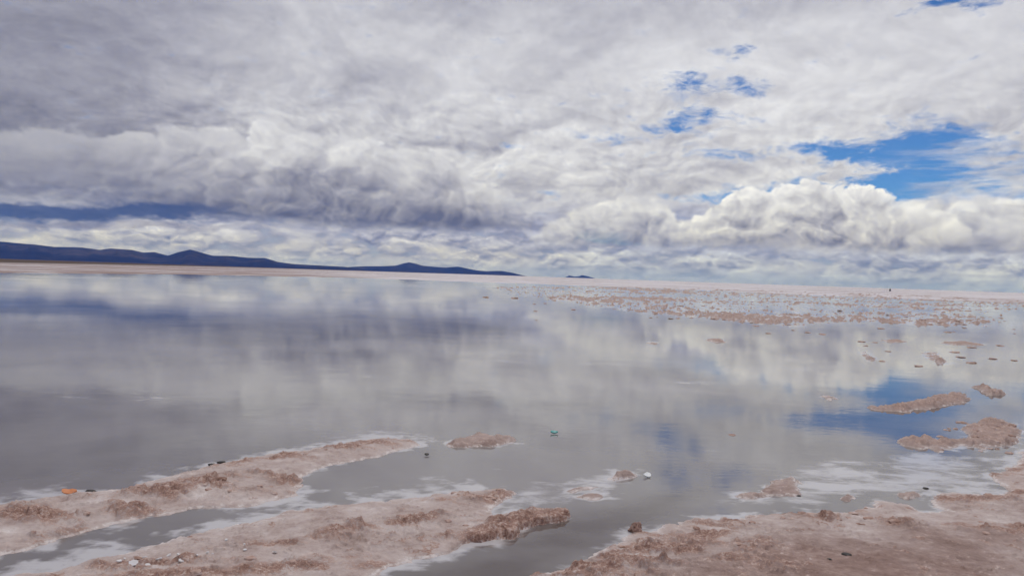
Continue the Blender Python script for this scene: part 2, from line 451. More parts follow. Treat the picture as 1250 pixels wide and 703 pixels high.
# silty brine over salt: 'shoal' is how close the pale salt bed lies under the surface
m_water, b, o = new_mat('silty_brine')
p = pos(); px_, py_, pz_ = sep(p)
s1 = noise(p, 1.3, 6, 0.62, 0.6); s2 = noise(p, 0.22, 5, 0.6, 0.5); s3 = noise(xyz(px_ * 0.6, py_, 0), 5.0, 7, 0.68, 0.6)
sh = attr('shoal')
pale = ss(sh + (s1 - 0.5) * 0.6 * ss(sh, 0.0, 0.3) + (s3 - 0.5) * 1.3 * ss(sh, 0.02, 0.4), 0.34, 0.80)
c = mixc(ss(s2, 0.3, 0.7), (0.100, 0.086, 0.084), (0.215, 0.195, 0.196))
c = mixc(attr('deep'), c, (0.080, 0.060, 0.055))
c = mixc(pale * 0.9, c, (0.47, 0.455, 0.475))
Sk.put(b.inputs['Base Color'], c)
b.inputs['IOR'].default_value = 1.45
b.inputs['Specular IOR Level'].default_value = 0.5
ruf = noise(xyz(px_ * 0.10, py_ * 0.16, 0), 1.0, 4, 0.6, 0.8)
Sk.put(b.inputs['Roughness'], lin(ruf, 0.38, 0.68, 0.012, 0.060) + pale * 0.10)
rp = noise(xyz(px_ * 1.0, py_ * 1.9, 0), 5.0, 4, 0.6, 0.5)
rp2 = noise(xyz(px_ * 1.0, py_ * 1.3, 0), 0.9, 3, 0.5, 0.3)
Sk.put(b.inputs['Normal'], bump(rp * 0.30 + rp2, lin(ruf, 0.3, 0.7, 0.006, 0.03), 0.10))

# ------------------------------------------------------------------ mesh helper
def mesh_obj(name, verts, faces, mat, attrs=None, smooth=True, parent=None):
    me = bpy.data.meshes.new(name)
    me.from_pydata([tuple(v) for v in verts], [], [tuple(f) for f in faces]) if len(verts) < 20000 else None
    if len(verts) >= 20000:
        nv, nf = len(verts), len(faces)
        me.vertices.add(nv); me.vertices.foreach_set('co', np.asarray(verts, np.float32).ravel())
        me.loops.add(nf * 4); me.loops.foreach_set('vertex_index', np.asarray(faces, np.int32).ravel())
        me.polygons.add(nf); me.polygons.foreach_set('loop_start', np.arange(0, nf * 4, 4, dtype=np.int32))
        me.update(calc_edges=True)
    if smooth: me.polygons.foreach_set('use_smooth', np.ones(len(me.polygons), bool))
    for k, v in (attrs or {}).items():
        a = me.attributes.new(k, 'FLOAT', 'POINT'); a.data.foreach_set('value', np.asarray(v, np.float32))
    me.materials.append(mat); me.update()
    ob = bpy.data.objects.new(name, me); COL.objects.link(ob)
    if parent: ob.parent = parent
    return ob
def tag(o, label=None, cat=None, group=None, kind=None):
    if label: o['label'] = label
    if cat: o['category'] = cat
    if group: o['group'] = group
    if kind: o['kind'] = kind
    return o
def grid_faces(nr, nc, keep=None):
    i = np.arange(nr - 1)[:, None] * nc + np.arange(nc - 1)[None, :]
    q = np.stack([i, i + 1, i + 1 + nc, i + nc], -1).reshape(-1, 4)
    return q if keep is None else q[keep.reshape(-1)]

# ------------------------------------------------------------------ the ground sheet to the horizon
SHORE = [(-90, 95), (-36, 100), (azel(0, 330)[0], 108), (azel(210, 330)[0], 135), (azel(420, 338)[0], 175), (azel(641, 346)[0], 185),
         (azel(800, 350)[0], 165), (azel(1000, 355)[0], 150), (azel(1250, 365)[0], 150), (90, 140)]
def shore_r(a):
    return np.interp(a, [s[0] for s in SHORE], [s[1] for s in SHORE])
na, nr = 721, 150
A = np.linspace(-180, 180, na)
rad = np.concatenate([[0.01], np.geomspace(1.5, 60, 35), np.geomspace(61, 420, 75), np.geomspace(440, 31500, 39)])
AA, RRg = np.meshgrid(np.radians(A), rad)
gx, gy = np.sin(AA) * RRg, np.cos(AA) * RRg
sr = shore_r(np.degrees(AA)) * (1 + 0.16 * fbm(gx, gy, 0.02, 4, 40) + 0.06 * fbm(gx, gy, 0.15, 3, 44))
back = sstep(gy, 1.0, -3.0)
gz = -0.14 + 0.19 * np.maximum(sstep(RRg - sr, -6, 14), back) + 0.025 * fbm(gx, gy, 0.2, 3, 51) * sstep(RRg - sr, 0, 10)
gz = np.where(RRg > 3000, -0.02 + 0.07 * np.exp(-(RRg - 3000) / 20000), gz)
ground = mesh_obj('ground', np.stack([gx, gy, gz], -1).reshape(-1, 3), grid_faces(rad.size, na), m_flat)
tag(ground, 'wide pale salt flat streaked with brown reaching the horizon', kind='structure')

# ------------------------------------------------------------------ banks and islets, outlined on the ground
def G(pts, z=0.0): return [gnd(x, y, z) for x, y in pts]
BANKS = {
 'A': G([(-120, 628), (0, 611), (60, 604), (84, 601), (125, 596), (168, 589), (208, 577), (262, 564), (319, 554), (386, 545), (420, 540), (444, 537), (467, 532), (501, 533), (516, 540),
         (487, 547), (467, 554), (427, 561), (400, 567), (372, 578), (361, 601), (316, 612), (235, 617), (161, 630), (101, 647), (50, 663), (0, 675), (-120, 700)], 0.02),
 'B': G([(-150, 760), (0, 699), (67, 690), (151, 671), (235, 648), (336, 626), (400, 614), (467, 609), (534, 601), (588, 594), (618, 593), (628, 599), (622, 607), (602, 616), (600, 624), (620, 622), (635, 620), (655, 624), (692, 621), (696, 628),
         (662, 638), (618, 653), (568, 661), (544, 672), (500, 682), (470, 690), (455, 705), (420, 735), (300, 790), (-150, 850)], 0.02),
 'C': G([(560, 760), (632, 704), (669, 693), (702, 685), (722, 675), (749, 661), (763, 651), (773, 642), (793, 644), (820, 636), (837, 627), (875, 631), (912, 627), (957, 623), (1009, 623), (1058, 616), (1069, 608), (1110, 614), (1125, 622), (1157, 622), (1130, 608), (1159, 597), (1195, 602), (1211, 601), (1236, 595), (1213, 583), (1208, 577), (1238, 568), (1250, 548), (1300, 540), (1400, 560),
         (1400, 900), (560, 900)], 0.02),
}
ISL = {
 'D': [(893, 603), (915, 600), (930, 601), (940, 587), (965, 582), (977, 589), (976, 604), (938, 606), (912, 607)],
 'E': [(1172, 521), (1190, 514), (1208, 512), (1234, 515), (1246, 529), (1245, 541), (1219, 543), (1196, 547), (1180, 541), (1160, 546), (1144, 552), (1140, 545), (1125, 547), (1099, 540), (1100, 536), (1137, 533), (1150, 538), (1184, 536)],
 'F': [(1054, 496), (1099, 494), (1128, 486), (1148, 482), (1178, 481), (1187, 487), (1159, 494), (1107, 502), (1077, 500)],
 'G': [(1189, 472), (1205, 472), (1217, 475), (1227, 482), (1208, 482)],
 'H': [(544, 541), (560, 536), (585, 528), (600, 532), (620, 532), (629, 535), (602, 543), (570, 545), (551, 545)],
 'I': [(745, 582), (757, 576), (772, 577), (777, 580), (766, 584), (752, 585)],
 'J': [(686, 599), (705, 594), (722, 591), (737, 590), (722, 596), (702, 601)],
 'K': [(709, 606), (720, 602), (731, 601), (737, 606), (722, 609)],
 'L': [(861, 415), (870, 413), (882, 414), (888, 417), (874, 418)],
 'M': [(789, 418), (795, 416), (803, 418), (796, 420)],
 'N': [(1072, 415), (1088, 414), (1104, 415), (1109, 417), (1090, 418)],
 'O': [(1146, 418), (1165, 416), (1185, 417), (1208, 421), (1180, 421), (1160, 420)],
 'Q': [(1050, 428), (1056, 428), (1068, 439), (1061, 440)],
 'R': [(1128, 430), (1138, 428), (1157, 441), (1150, 444), (1136, 438)],
 'T': [(1024, 486), (1012, 482), (1000, 484), (1012, 488)],
 'U': [(1026, 605), (1036, 603), (1042, 606), (1033, 609)],
 'V': [(1098, 603), (1112, 600), (1121, 603), (1108, 607)],
}
ISL = {k: G(v, 0.01) for k, v in ISL.items()}
rug = {   # lines of torn-up crust (photo positions carried to the ground), half width, height
 'A': [(G([(-100, 650), (0, 640), (60, 640), (110, 637), (160, 625), (230, 600), (300, 592), (345, 598)]), 0.30, 0.050),
       (G([(165, 600), (215, 605), (290, 597)]), 0.16, 0.050), (G([(260, 572), (320, 566), (400, 556), (450, 545), (510, 536)]), 0.20, 0.028)],
 'B': [(G([(120, 700), (151, 693), (235, 687), (276, 683), (336, 675), (396, 662), (467, 651), (534, 634)]), 0.13, 0.040),
       (G([(551, 655), (600, 650), (640, 638), (692, 623)]), 0.16, 0.035), (G([(608, 626), (650, 621)]), 0.08, 0.02), (G([(560, 612), (600, 612), (620, 600)]), 0.12, 0.015),
       (G([(-50, 740), (120, 715), (300, 705), (460, 690)]), 0.12, 0.02)],
 'C': [(G([(560, 720), (680, 697), (760, 680), (860, 690)]), 0.42, 0.050), (G([(790, 655), (840, 652), (900, 668)]), 0.34, 0.040),
       (G([(957, 634), (1006, 640), (1053, 637), (1090, 645)]), 0.14, 0.055), (G([(880, 636), (950, 630), (1060, 620)]), 0.14, 0.022),
       (G([(1130, 606), (1180, 612), (1210, 606), (1240, 600)]), 0.25, 0.03), (G([(1180, 650), (1260, 655)]), 0.16, 0.03), (G([(1215, 580), (1260, 575)]), 0.3, 0.03)],
}
BELT = G([(560, 349), (760, 349), (1000, 356), (1300, 366), (1330, 412), (1250, 408), (1180, 404), (1100, 403), (1040, 407), (960, 405), (870, 397), (780, 388), (690, 379), (610, 366)])

def terrain(X, Y):
    """height, owner index and surface fields of the salt banks at ground points"""
    n = X.size
    wx = 0.12 * fbm(X, Y, 2.4, 5, 1, 0.62); wy = 0.22 * fbm(X, Y, 2.4, 5, 9, 0.62)
    far = np.clip(np.hypot(X, Y) / 12.0, 0.5, 2.5)
    Xw, Yw = X + wx * far, Y + wy * far
    Z = np.full(n, -0.5); own = np.full(n, -1); sdm = np.full(n, -50.0)
    rugf = np.zeros(n); rgh = np.zeros(n); mudf = np.zeros(n)
    keys = list(BANKS) + list(ISL)
    bump_mid = fbm(X, Y, 1.4, 4, 21)
    bill = fbm(X + wx, Y + wy, 7.0, 4, 31, 0.55, kind=2)
    lump = fbm(X + wx, Y * 0.7 + wy, 11.0, 4, 35, 0.62, kind=0)
    patch = fbm(X * 0.8 + Y * 0.1, Y * 1.3, 2.6, 3, 27, 0.6)
    crack = fbm(X + 2 * wx, Y + 2 * wy, 3.2, 4, 38, 0.6, kind=1)
    near = np.hypot(X, Y) < 22
    nod = np.zeros(n); nodc = np.zeros(n)
    xn, yn = X[near] + 0.6 * wx[near], Y[near] + 0.5 * wy[near]
    d1, v1 = worley(xn, yn * 0.8, 8.0, 501); d2, v2 = worley(xn, yn * 0.8, 19.0, 531)
    nod[near] = (1 - np.minimum(d1, 1) ** 2 * 1.6) * v1 ** 1.5 + 0.55 * (1 - np.minimum(d2, 1) ** 2 * 1.6) * v2
    nodc[near] = v1 * 0.6 + v2 * 0.4
    for k, key in enumerate(keys):
        poly = BANKS.get(key) or ISL[key]
        xs = [q[0] for q in poly]; ys = [q[1] for q in poly]
        mg = 2.0 if key in BANKS else 1.2 + 0.04 * max(ys)
        sel = np.where((X > min(xs) - mg) & (X < max(xs) + mg) & (Y > min(ys) - mg) & (Y < max(ys) + mg))[0]
        if not sel.size: continue
        sd = sdpoly(Xw[sel], Yw[sel], poly) + 0.045 * (nod[sel] - 0.5)
        if key in BANKS:
            hm, w = {'A': (0.060, 0.30), 'B': (0.045, 0.25), 'C': (0.055, 0.45)}[key]
            z = np.where(sd > 0, hm * (1 - np.exp(-sd / w)) + 0.006 * sstep(sd, 0, 0.03), np.maximum(sd * 0.22, -0.5))
            rf = np.zeros(sel.size); rh = np.zeros(sel.size)
            for line, hw, amp in rug[key]:
                d = dline(Xw[sel] + 0.12 * bump_mid[sel], Yw[sel] + 0.2 * bump_mid[sel], line)
                q = np.exp(-(d / hw) ** 2)
                q = q * sstep(patch[sel], -0.42, 0.22)
                rf = np.maximum(rf, q); rh = np.maximum(rh, q * amp)
            ins = sstep(sd, -0.02, 0.14)
            z = z + ins * (0.030 * bump_mid[sel] * sstep(sd, 0.0, 0.5) + 0.75 * rh * (-0.05 + 0.5 * bill[sel] + 0.7 * lump[sel] + 0.5 * bump_mid[sel] + 1.15 * nod[sel]) + 0.012 * lump[sel] + 0.012 * nod[sel] * sstep(patch[sel], -0.1, 0.4) + 0.014 * sstep(crack[sel], 0.25, 0.5) * sstep(sd, 0.05, 0.2))
            rf = np.maximum(rf * 0.85, 0.75 * sstep(crack[sel] + 0.5 * patch[sel], 0.30, 0.62))
            # the torn lip at the tip of the second bank
            if key == 'B':
                d = dline(Xw[sel], Yw[sel], G([(585, 660), (640, 646), (696, 627)]))
                lipm = np.exp(-(d / 0.17) ** 2)
                z = z + 0.036 * sstep(sd, 0.0, 0.022) * lipm
                rf = np.maximum(rf, 0.95 * lipm)
            mu = np.zeros(sel.size)
            if key == 'C':
                mu = sstep(sd, 0.25, 0.9) * (0.85 + 0.7 * bump_mid[sel]) * (1 - 0.5 * rf)
        else:
            r0 = math.hypot(sum(xs) / len(xs), sum(ys) / len(ys))
            hm = {'F': 0.075, 'E': 0.05, 'G': 0.10, 'D': 0.035, 'H': 0.05, 'I': 0.045, 'J': 0.02, 'K': 0.02, 'L': 0.12, 'M': 0.06, 'N': 0.10, 'O': 0.10, 'Q': 0.08, 'R': 0.12, 'T': 0.02, 'U': 0.03, 'V': 0.03}[key]
            w = 0.10 * r0 / 8
            z = np.where(sd > 0, hm * (1 - np.exp(-sd / w)) + 0.004, np.maximum(sd * 0.20, -0.5))
            ins = sstep(sd, -0.03, 0.12)
            ru = {'E': 1.1, 'D': 0.5, 'J': 0.5, 'K': 0.5, 'H': 0.6, 'T': 0.3}.get(key, 1.0)
            hm = hm * 0.8
            z = z + ins * ru * hm * (0.3 * bill[sel] + 0.4 * lump[sel] + 0.35 * bump_mid[sel] + 0.7 * (nod[sel] - 0.3))
            rf = ins * 0.45 * min(ru, 1.0); mu = np.full(sel.size, 0.6)
        better = sd > sdm[sel]
        t = sel[better]
        sdm[t] = sd[better]; Z[t] = z[better]; own[t] = k; rugf[t] = rf[better]; mudf[t] = mu[better]
    # crumbling crust far out in the shallows
    R_ = np.hypot(X, Y)
    sel = np.where((R_ > 14) & (R_ < 240))[0]
    if sel.size:
        x, y = X[sel], Y[sel]
        sd = sdpoly(x + 1.2 * fbm(x, y, 0.25, 2, 77), y + 3.0 * fbm(x, y, 0.2, 2, 71), BELT)
        cov = sstep(sd, -1.5, 6.0) * sstep(sd, -2.0, 0.0)
        ln = fbm(x * 0.30, y - 0.10 * x, 0.62, 4, 61, 0.6, kind=1)
        sp = fbm(x, y, 2.3, 4, 65, 0.7)
        fade = sstep(y, 75, 160)
        val = ln * 1.0 + sp * 0.95 + fbm(x, y, 0.06, 2, 69) * 0.45 - 0.35 + 0.22 * fade
        z = -0.3 + (val * 0.30 + 0.3) * cov
        z = np.minimum(z, 0.10 + 0.06 * sp)
        better = z > Z[sel]
        better &= (own[sel] < 0) | (sdm[sel] < -0.02)
        t = sel[better]
        Z[t] = z[better]; own[t] = len(keys); mudf[t] = 0.7 + 0.5 * sp[better]; sdm[t] = np.where(z[better] > 0, 0.1, z[better] * 2.0); rugf[t] = 0.42 + 0.3 * sp[better]
    white = np.clip(1 - np.abs(Z - 0.006) / 0.016, 0, 1) * 0.75 + 0.20 * sstep(bump_mid, 0.1, 0.5) * (1 - rugf)
    wet = np.clip(1 - Z / 0.018, 0, 1)
    return Z, own, sdm, rugf, mudf, white, wet, keys

dep = np.radians(np.linspace(27.0, 0.42, 740))
azs = np.radians(np.linspace(-40, 40, 1231))
r_ = EYE / np.tan(dep)
TT, RF = np.meshgrid(azs, r_)
X = (np.sin(TT) * RF).ravel(); Y = (np.cos(TT) * RF).ravel()
Z, own, sdm, rugf, mudf, white, wet, keys = terrain(X, Y)
nrow, ncol = r_.size, azs.size
quads = grid_faces(nrow, ncol)
zq = Z[quads].max(1)
keepq = zq > -0.035
quads = quads[keepq]
oq = own[quads[:, 0]]
V = np.stack([X, Y, Z], -1)
def sub_mesh(name, k, mat):
    f = quads[oq == k]
    if not len(f): return None
    idx, inv = np.unique(f, return_inverse=True)
    return mesh_obj(name, V[idx], inv.reshape(-1, 4), mat,
                    dict(broken=rugf[idx], mud=np.clip(mudf[idx], 0, 1), white=white[idx], wet=wet[idx]))
META = {
 'A': ('salt_bank', 'long pink salt bank with torn-up crust along its crest, furthest from the mud shore'),
 'B': ('salt_bank', 'smooth pale salt bank ending in a dark undercut tip'),
 'C': ('mud_shore', 'brown mud shore with crumbly salt crust beside the brine'),
}
ILAB = {
 'D': 'flat brown mud islet with a trailing spit on white salt shallows',
 'E': 'broken-up islet of reddish clods close to the mud shore',
 'F': 'long tapering tan islet lying in the deep blue reflection',
 'G': 'small dark-crusted islet beyond the long tapering islet',
 'H': 'low pink islet just off the tip of the long salt bank',
 'I': 'small round tan mud hump near a white scrap',
 'J': 'narrow pale mud sliver off the undercut bank tip',
 'K': 'small mud patch beside the narrow pale mud sliver',
 'L': 'lone dark brown lump in open brine before the crumbled crust',
 'M': 'tiny low brown lump alone in the open brine',
 'N': 'thin flat brown islet just in front of the crumbled crust belt',
 'O': 'long thin dark islet strung out before the crumbled crust belt',
 'Q': 'short slanting row of brown mud lumps in the brine',
 'R': 'thick slanting clump of brown mud lumps in the brine',
 'T': 'faint pale mud smear awash beside the long tapering islet',
 'U': 'tiny mud knob on the white salt shallows near the shore',
 'V': 'small flat mud flake between the shallows and the mud shore',
}
for k, key in enumerate(keys):
    nm, lb = META.get(key, ('mud_islet', ILAB.get(key)))
    ob = sub_mesh(nm, k, m_crust)
    if ob is None: continue
    if key in META: tag(ob, lb, kind='structure')
    else: tag(ob, lb, 'islet', 'mud islets in the brine')
ob = sub_mesh('crumbled_crust', len(keys), m_crust)
if ob: tag(ob, 'belt of crumbled brown salt crust scattered over the far shallows', 'salt crust', kind='stuff')

# ------------------------------------------------------------------ the sheet of brine
r_w = np.concatenate([[0.02, 1.0], EYE / np.tan(np.radians(np.linspace(28, 0.40, 330))), [300.0, 400.0, 520.0]])
a_w = np.radians(np.concatenate([np.linspace(-180, -42, 40), np.linspace(-41.5, 41.5, 480), np.linspace(42, 180, 40)]))
TT, RF = np.meshgrid(a_w, r_w)
WX, WY = (np.sin(TT) * RF).ravel(), (np.cos(TT) * RF).ravel()
wz, wo, wsd, *_ = terrain(WX, WY)
wr = np.hypot(WX, WY)
reach = np.where(wo == 1, 0.26, np.where(wo == 2, 0.30, np.where(wo == 0, 0.20, 0.13 * np.clip(wr / 8, 0.6, 1.6))))
nz = fbm(WX, WY, 0.9, 4, 81); nz2 = fbm(WX * 0.6, WY, 2.6, 4, 85)
nz3 = fbm(WX, WY, 5.5, 3, 87, 0.6)
shoal = np.exp(-np.maximum(-wsd, 0) / (reach * np.clip(1 + 2.2 * nz + 1.2 * nz3, 0.15, 2.2))) * np.where(wo >= 0, 1, 0) * np.clip(0.72 + 0.9 * nz + 0.6 * nz2 + 0.5 * nz3, 0, 1)
def pool(poly, soft, amp):
    return amp * sstep(sdpoly(WX + 0.25 * nz, WY + 0.5 * nz, G(poly)), -soft, soft) * (0.8 + 0.6 * nz2)
shoal = np.maximum(shoal, pool([(840, 625), (900, 608), (960, 575), (1010, 560), (1100, 552), (1180, 556), (1240, 552), (1215, 575), (1205, 595), (1130, 600), (1060, 612), (1000, 622)], 0.35, 0.80))
shoal = np.maximum(shoal, pool([(590, 615), (640, 590), (690, 585), (745, 572), (790, 580), (735, 600), (700, 615), (640, 618)], 0.15, 0.62))
shoal = np.maximum(shoal, pool([(430, 703), (480, 680), (560, 662), (545, 680), (480, 700)], 0.10, 0.7))
# wind-drifted salt skims
skim = sstep(fbm(WX * 0.35 + WY * 0.12, WY * 0.8, 0.9, 5, 91, 0.6), 0.14, 0.5) * sstep(wr, 5, 8) * (1 - sstep(wr, 40, 90)) * 0.5
shoal = np.maximum(shoal, 0.62 * sstep(sdpoly(WX, WY, BELT), -1.0, 8.0) * np.clip(0.75 + 0.9 * fbm(WX * 0.5, WY, 0.35, 4, 95, 0.6), 0, 1))
shoal = np.clip(np.maximum(shoal, skim), 0, 1)
deep = np.clip(np.maximum(pool([(440, 780), (500, 700), (560, 675), (640, 652), (700, 632), (770, 610), (860, 595), (820, 632), (760, 652), (690, 690), (600, 760)], 0.25, 1.2),
               pool([(960, 470), (1100, 446), (1300, 440), (1300, 520), (1240, 508), (1190, 530), (1060, 530), (900, 540), (840, 500)], 1.2, 0.9)), 0, 1)
shoal = shoal * (1 - 0.75 * deep)
water = mesh_obj('water', np.stack([WX, WY, np.zeros_like(WX)], -1), grid_faces(r_w.size, a_w.size), m_water, dict(shoal=shoal, deep=deep))
tag(water, 'still silty brine mirroring the clouds', kind='structure')

# ------------------------------------------------------------------ ranges on the horizon
m_rock, b, o = new_mat('cloud_shaded_hillside')  # cloud shade over the range is put into the colour, darker than real rock
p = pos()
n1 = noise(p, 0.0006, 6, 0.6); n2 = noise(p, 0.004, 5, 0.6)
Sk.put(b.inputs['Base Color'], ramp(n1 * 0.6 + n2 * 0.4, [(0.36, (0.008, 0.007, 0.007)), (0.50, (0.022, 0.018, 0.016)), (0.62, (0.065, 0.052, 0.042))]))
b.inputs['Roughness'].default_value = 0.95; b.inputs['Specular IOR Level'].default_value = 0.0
def hills(name, prof, dist, depth, label, seed):
    pa = [azel(x, y) for x, y in prof]
    a = np.linspace(pa[0][0], pa[-1][0], 420 if len(prof) > 12 else 120)
    e = np.interp(a, [q[0] for q in pa], [q[1] for q in pa])
    s = np.linspace(-1, 1, 41)
    AA, SS = np.meshgrid(np.radians(a), s)
    crest = np.tile(np.tan(np.radians(np.maximum(e, 0))) * dist, (s.size, 1))
    off = 0.35 * depth * fbm(AA * 30, AA * 0 + 3.3, 1.0, 3, seed)
    D_ = dist + SS * depth + off
    x, y = np.sin(AA) * D_, np.cos(AA) * D_
    spur = fbm(AA * dist / 1500, SS * 1.2, 1.0, 5, seed + 5, 0.55, kind=1)
    fall = (1 - np.abs(SS)) ** 1.25
    z = crest * fall * (1 + 0.55 * spur * np.abs(SS) * (1 - np.abs(SS)) * 4)
    z = np.where(np.abs(SS) < 1e-6, crest * (1 + 0.03 * fbm(AA * dist / 400, AA * 0, 1.0, 4, seed + 8)), z)
    z = np.where(np.abs(SS) > 0.999, -20.0, z)
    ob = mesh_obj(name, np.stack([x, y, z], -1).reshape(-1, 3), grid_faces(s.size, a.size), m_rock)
    return tag(ob, label, kind='structure')
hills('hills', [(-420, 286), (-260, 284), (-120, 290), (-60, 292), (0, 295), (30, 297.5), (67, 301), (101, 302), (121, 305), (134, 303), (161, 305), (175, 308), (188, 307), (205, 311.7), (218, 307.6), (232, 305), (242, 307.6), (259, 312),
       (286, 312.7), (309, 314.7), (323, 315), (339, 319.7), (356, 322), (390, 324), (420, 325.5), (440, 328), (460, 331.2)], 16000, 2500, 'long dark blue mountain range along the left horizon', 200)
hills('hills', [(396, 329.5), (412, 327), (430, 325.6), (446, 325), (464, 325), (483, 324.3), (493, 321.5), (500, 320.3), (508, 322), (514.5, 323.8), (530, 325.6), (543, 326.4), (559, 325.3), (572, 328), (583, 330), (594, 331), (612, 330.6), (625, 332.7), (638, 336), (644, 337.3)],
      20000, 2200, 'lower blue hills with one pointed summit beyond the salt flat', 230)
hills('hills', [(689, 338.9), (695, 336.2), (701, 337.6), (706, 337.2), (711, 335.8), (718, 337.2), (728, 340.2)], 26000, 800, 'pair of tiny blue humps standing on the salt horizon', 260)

# ------------------------------------------------------------------ the air
m_air = bpy.data.materials.new('hazy_air'); m_air.use_nodes = True
t = m_air.node_tree; t.nodes.clear(); o = t.nodes.new('ShaderNodeOutputMaterial'); v = t.nodes.new('ShaderNodeVolumePrincipled')
v.inputs['Color'].default_value = (0.09, 0.25, 1.0, 1); v.inputs['Density'].default_value = 2.9e-5
v.inputs['Absorption Color'].default_value = (1, 1, 1, 1)
v.inputs['Anisotropy'].default_value = 0.0
t.links.new(v.outputs[0], o.inputs['Volume'])
hb_ = 32000.0
vv = [(sx * hb_, sy * hb_, sz) for sz in (-25.0, 900.0) for sx, sy in ((-1, -1), (1, -1), (1, 1), (-1, 1))]
ff = [(0, 3, 2, 1), (4, 5, 6, 7), (0, 1, 5, 4), (1, 2, 6, 5), (2, 3, 7, 6), (3, 0, 4, 7)]
haze = mesh_obj('haze', vv, ff, m_air, smooth=False)
tag(haze, 'thin blue haze in the air', kind='stuff')
#DETAILS
# ------------------------------------------------------------------ clods of torn crust
import bmesh
def clod_mesh(name, seed, sub=2, flat=0.55, rough=0.6):
    bm = bmesh.new(); bmesh.ops.create_icosphere(bm, subdivisions=sub, radius=0.5)
    co = np.array([v.co for v in bm.verts])
    off = seed * 3.7
    d = fbm(co[:, 0] * 1.0 + off + co[:, 2] * 0.7, co[:, 1] + off - co[:, 2] * 0.5, 2.2, 3, 300 + seed, 0.6, kind=2)
    d2 = fbm(co[:, 0] + co[:, 1] * 0.6 + off, co[:, 2] + off, 4.5, 2, 340 + seed, 0.6)
    for v, a, c_ in zip(bm.verts, d, d2):
        v.co *= 1 + rough * a + 0.28 * c_
        if v.co.z < 0: v.co.x *= 1.22; v.co.y *= 1.22
        v.co.z *= flat
        v.co.x *= 1.0 + 0.25 * math.sin(seed)
    me = bpy.data.meshes.new(name); bm.to_mesh(me); bm.free()
    n = len(me.vertices)
    for k, val in (('broken', 0.12), ('mud', 0.0), ('white', 0.10), ('wet', 0.0)):
        a = me.attributes.new(k, 'FLOAT', 'POINT'); a.data.foreach_set('value', np.full(n, val, np.float32))
    me.materials.append(m_lump)
    return me
m_lump, b, o = new_mat('tan_crust')
p = pos(); l1 = noise(p, 8.0, 5, 0.6)
Sk.put(b.inputs['Base Color'], ramp(l1, [(0.34, (0.22, 0.125, 0.095)), (0.50, (0.40, 0.275, 0.235)), (0.66, (0.52, 0.42, 0.39))]))
b.inputs['Roughness'].default_value = 0.85; b.inputs['Specular IOR Level'].default_value = 0.2
CL = [clod_mesh('salt_clod', i) for i in range(7)]
rng = random.Random(11)
def place(name, me, x, y, z, size, label, cat, group=None, rot=None, squash=1.0):
    o_ = bpy.data.objects.new(name, me); COL.objects.link(o_)
    o_.location = (x, y, z - 0.10 * size * squash); o_.scale = (size, size * rng.uniform(0.8, 1.2), size * squash)
    o_.rotation_euler = rot or (rng.uniform(-0.06, 0.06), rng.uniform(-0.06, 0.06), rng.uniform(0, 6.28))
    return tag(o_, label, cat, group)
def hgt(x, y):
    return float(max(terrain(np.array([x]), np.array([y]))[0][0], -0.01))
LB = {'A': ('reddish clod of torn crust lying on the long salt bank', 'clods on the long salt bank', 26),
      'B': ('reddish clod of torn crust lying on the smooth undercut salt bank', 'clods on the undercut salt bank', 24),
      'C': ('crumbly salt clod lying on the brown mud shore', 'clods on the mud shore', 46)}
for key, (lb, gp, cnt) in LB.items():
    pts = []
    while len(pts) < cnt:
        line, hw, amp = rng.choice(rug[key])
        i = rng.randrange(len(line) - 1); t_ = rng.random()
        x = line[i][0] * (1 - t_) + line[i + 1][0] * t_ + rng.gauss(0, hw * 0.8)
        y = line[i][1] * (1 - t_) + line[i + 1][1] * t_ + rng.gauss(0, hw * 0.8)
        if abs(x / y) < 0.66 and y > 3.9: pts.append((x, y))
    hs = terrain(np.array([p_[0] for p_ in pts]), np.array([p_[1] for p_ in pts]))[0]
    for (x, y), h in zip(pts, hs):
        if h < 0.004: continue
        sz = rng.uniform(0.030, 0.065) * (1.4 if rng.random() < 0.15 else 1.0)
        place('salt_clod', rng.choice(CL), x, y, h + sz * 0.06, sz, ('fist-sized ' if sz > 0.052 else 'small ') + lb, 'clod', gp + (', larger' if sz > 0.052 else ', smaller'), squash=0.85)
# clods awash round the broken islet
pts = []
ex = G([(1099, 545), (1245, 512)])
while len(pts) < 40:
    fx_, fy_ = rng.uniform(1096, 1250), rng.uniform(511, 553)
    pts.append(gnd(fx_, fy_))
hs = terrain(np.array([p_[0] for p_ in pts]), np.array([p_[1] for p_ in pts]))[0]
for (x, y), h in zip(pts, hs):
    if h < -0.04: continue
    sz = rng.uniform(0.045, 0.10)
    place('salt_clod', rng.choice(CL), x, y, max(h, 0) + sz * 0.02, sz, 'reddish clod heaped on the broken-up islet' if h > 0.01 else 'reddish clod awash beside the broken-up islet', 'clod', 'clods on the broken islet' if h > 0.01 else 'clods awash by the broken islet')
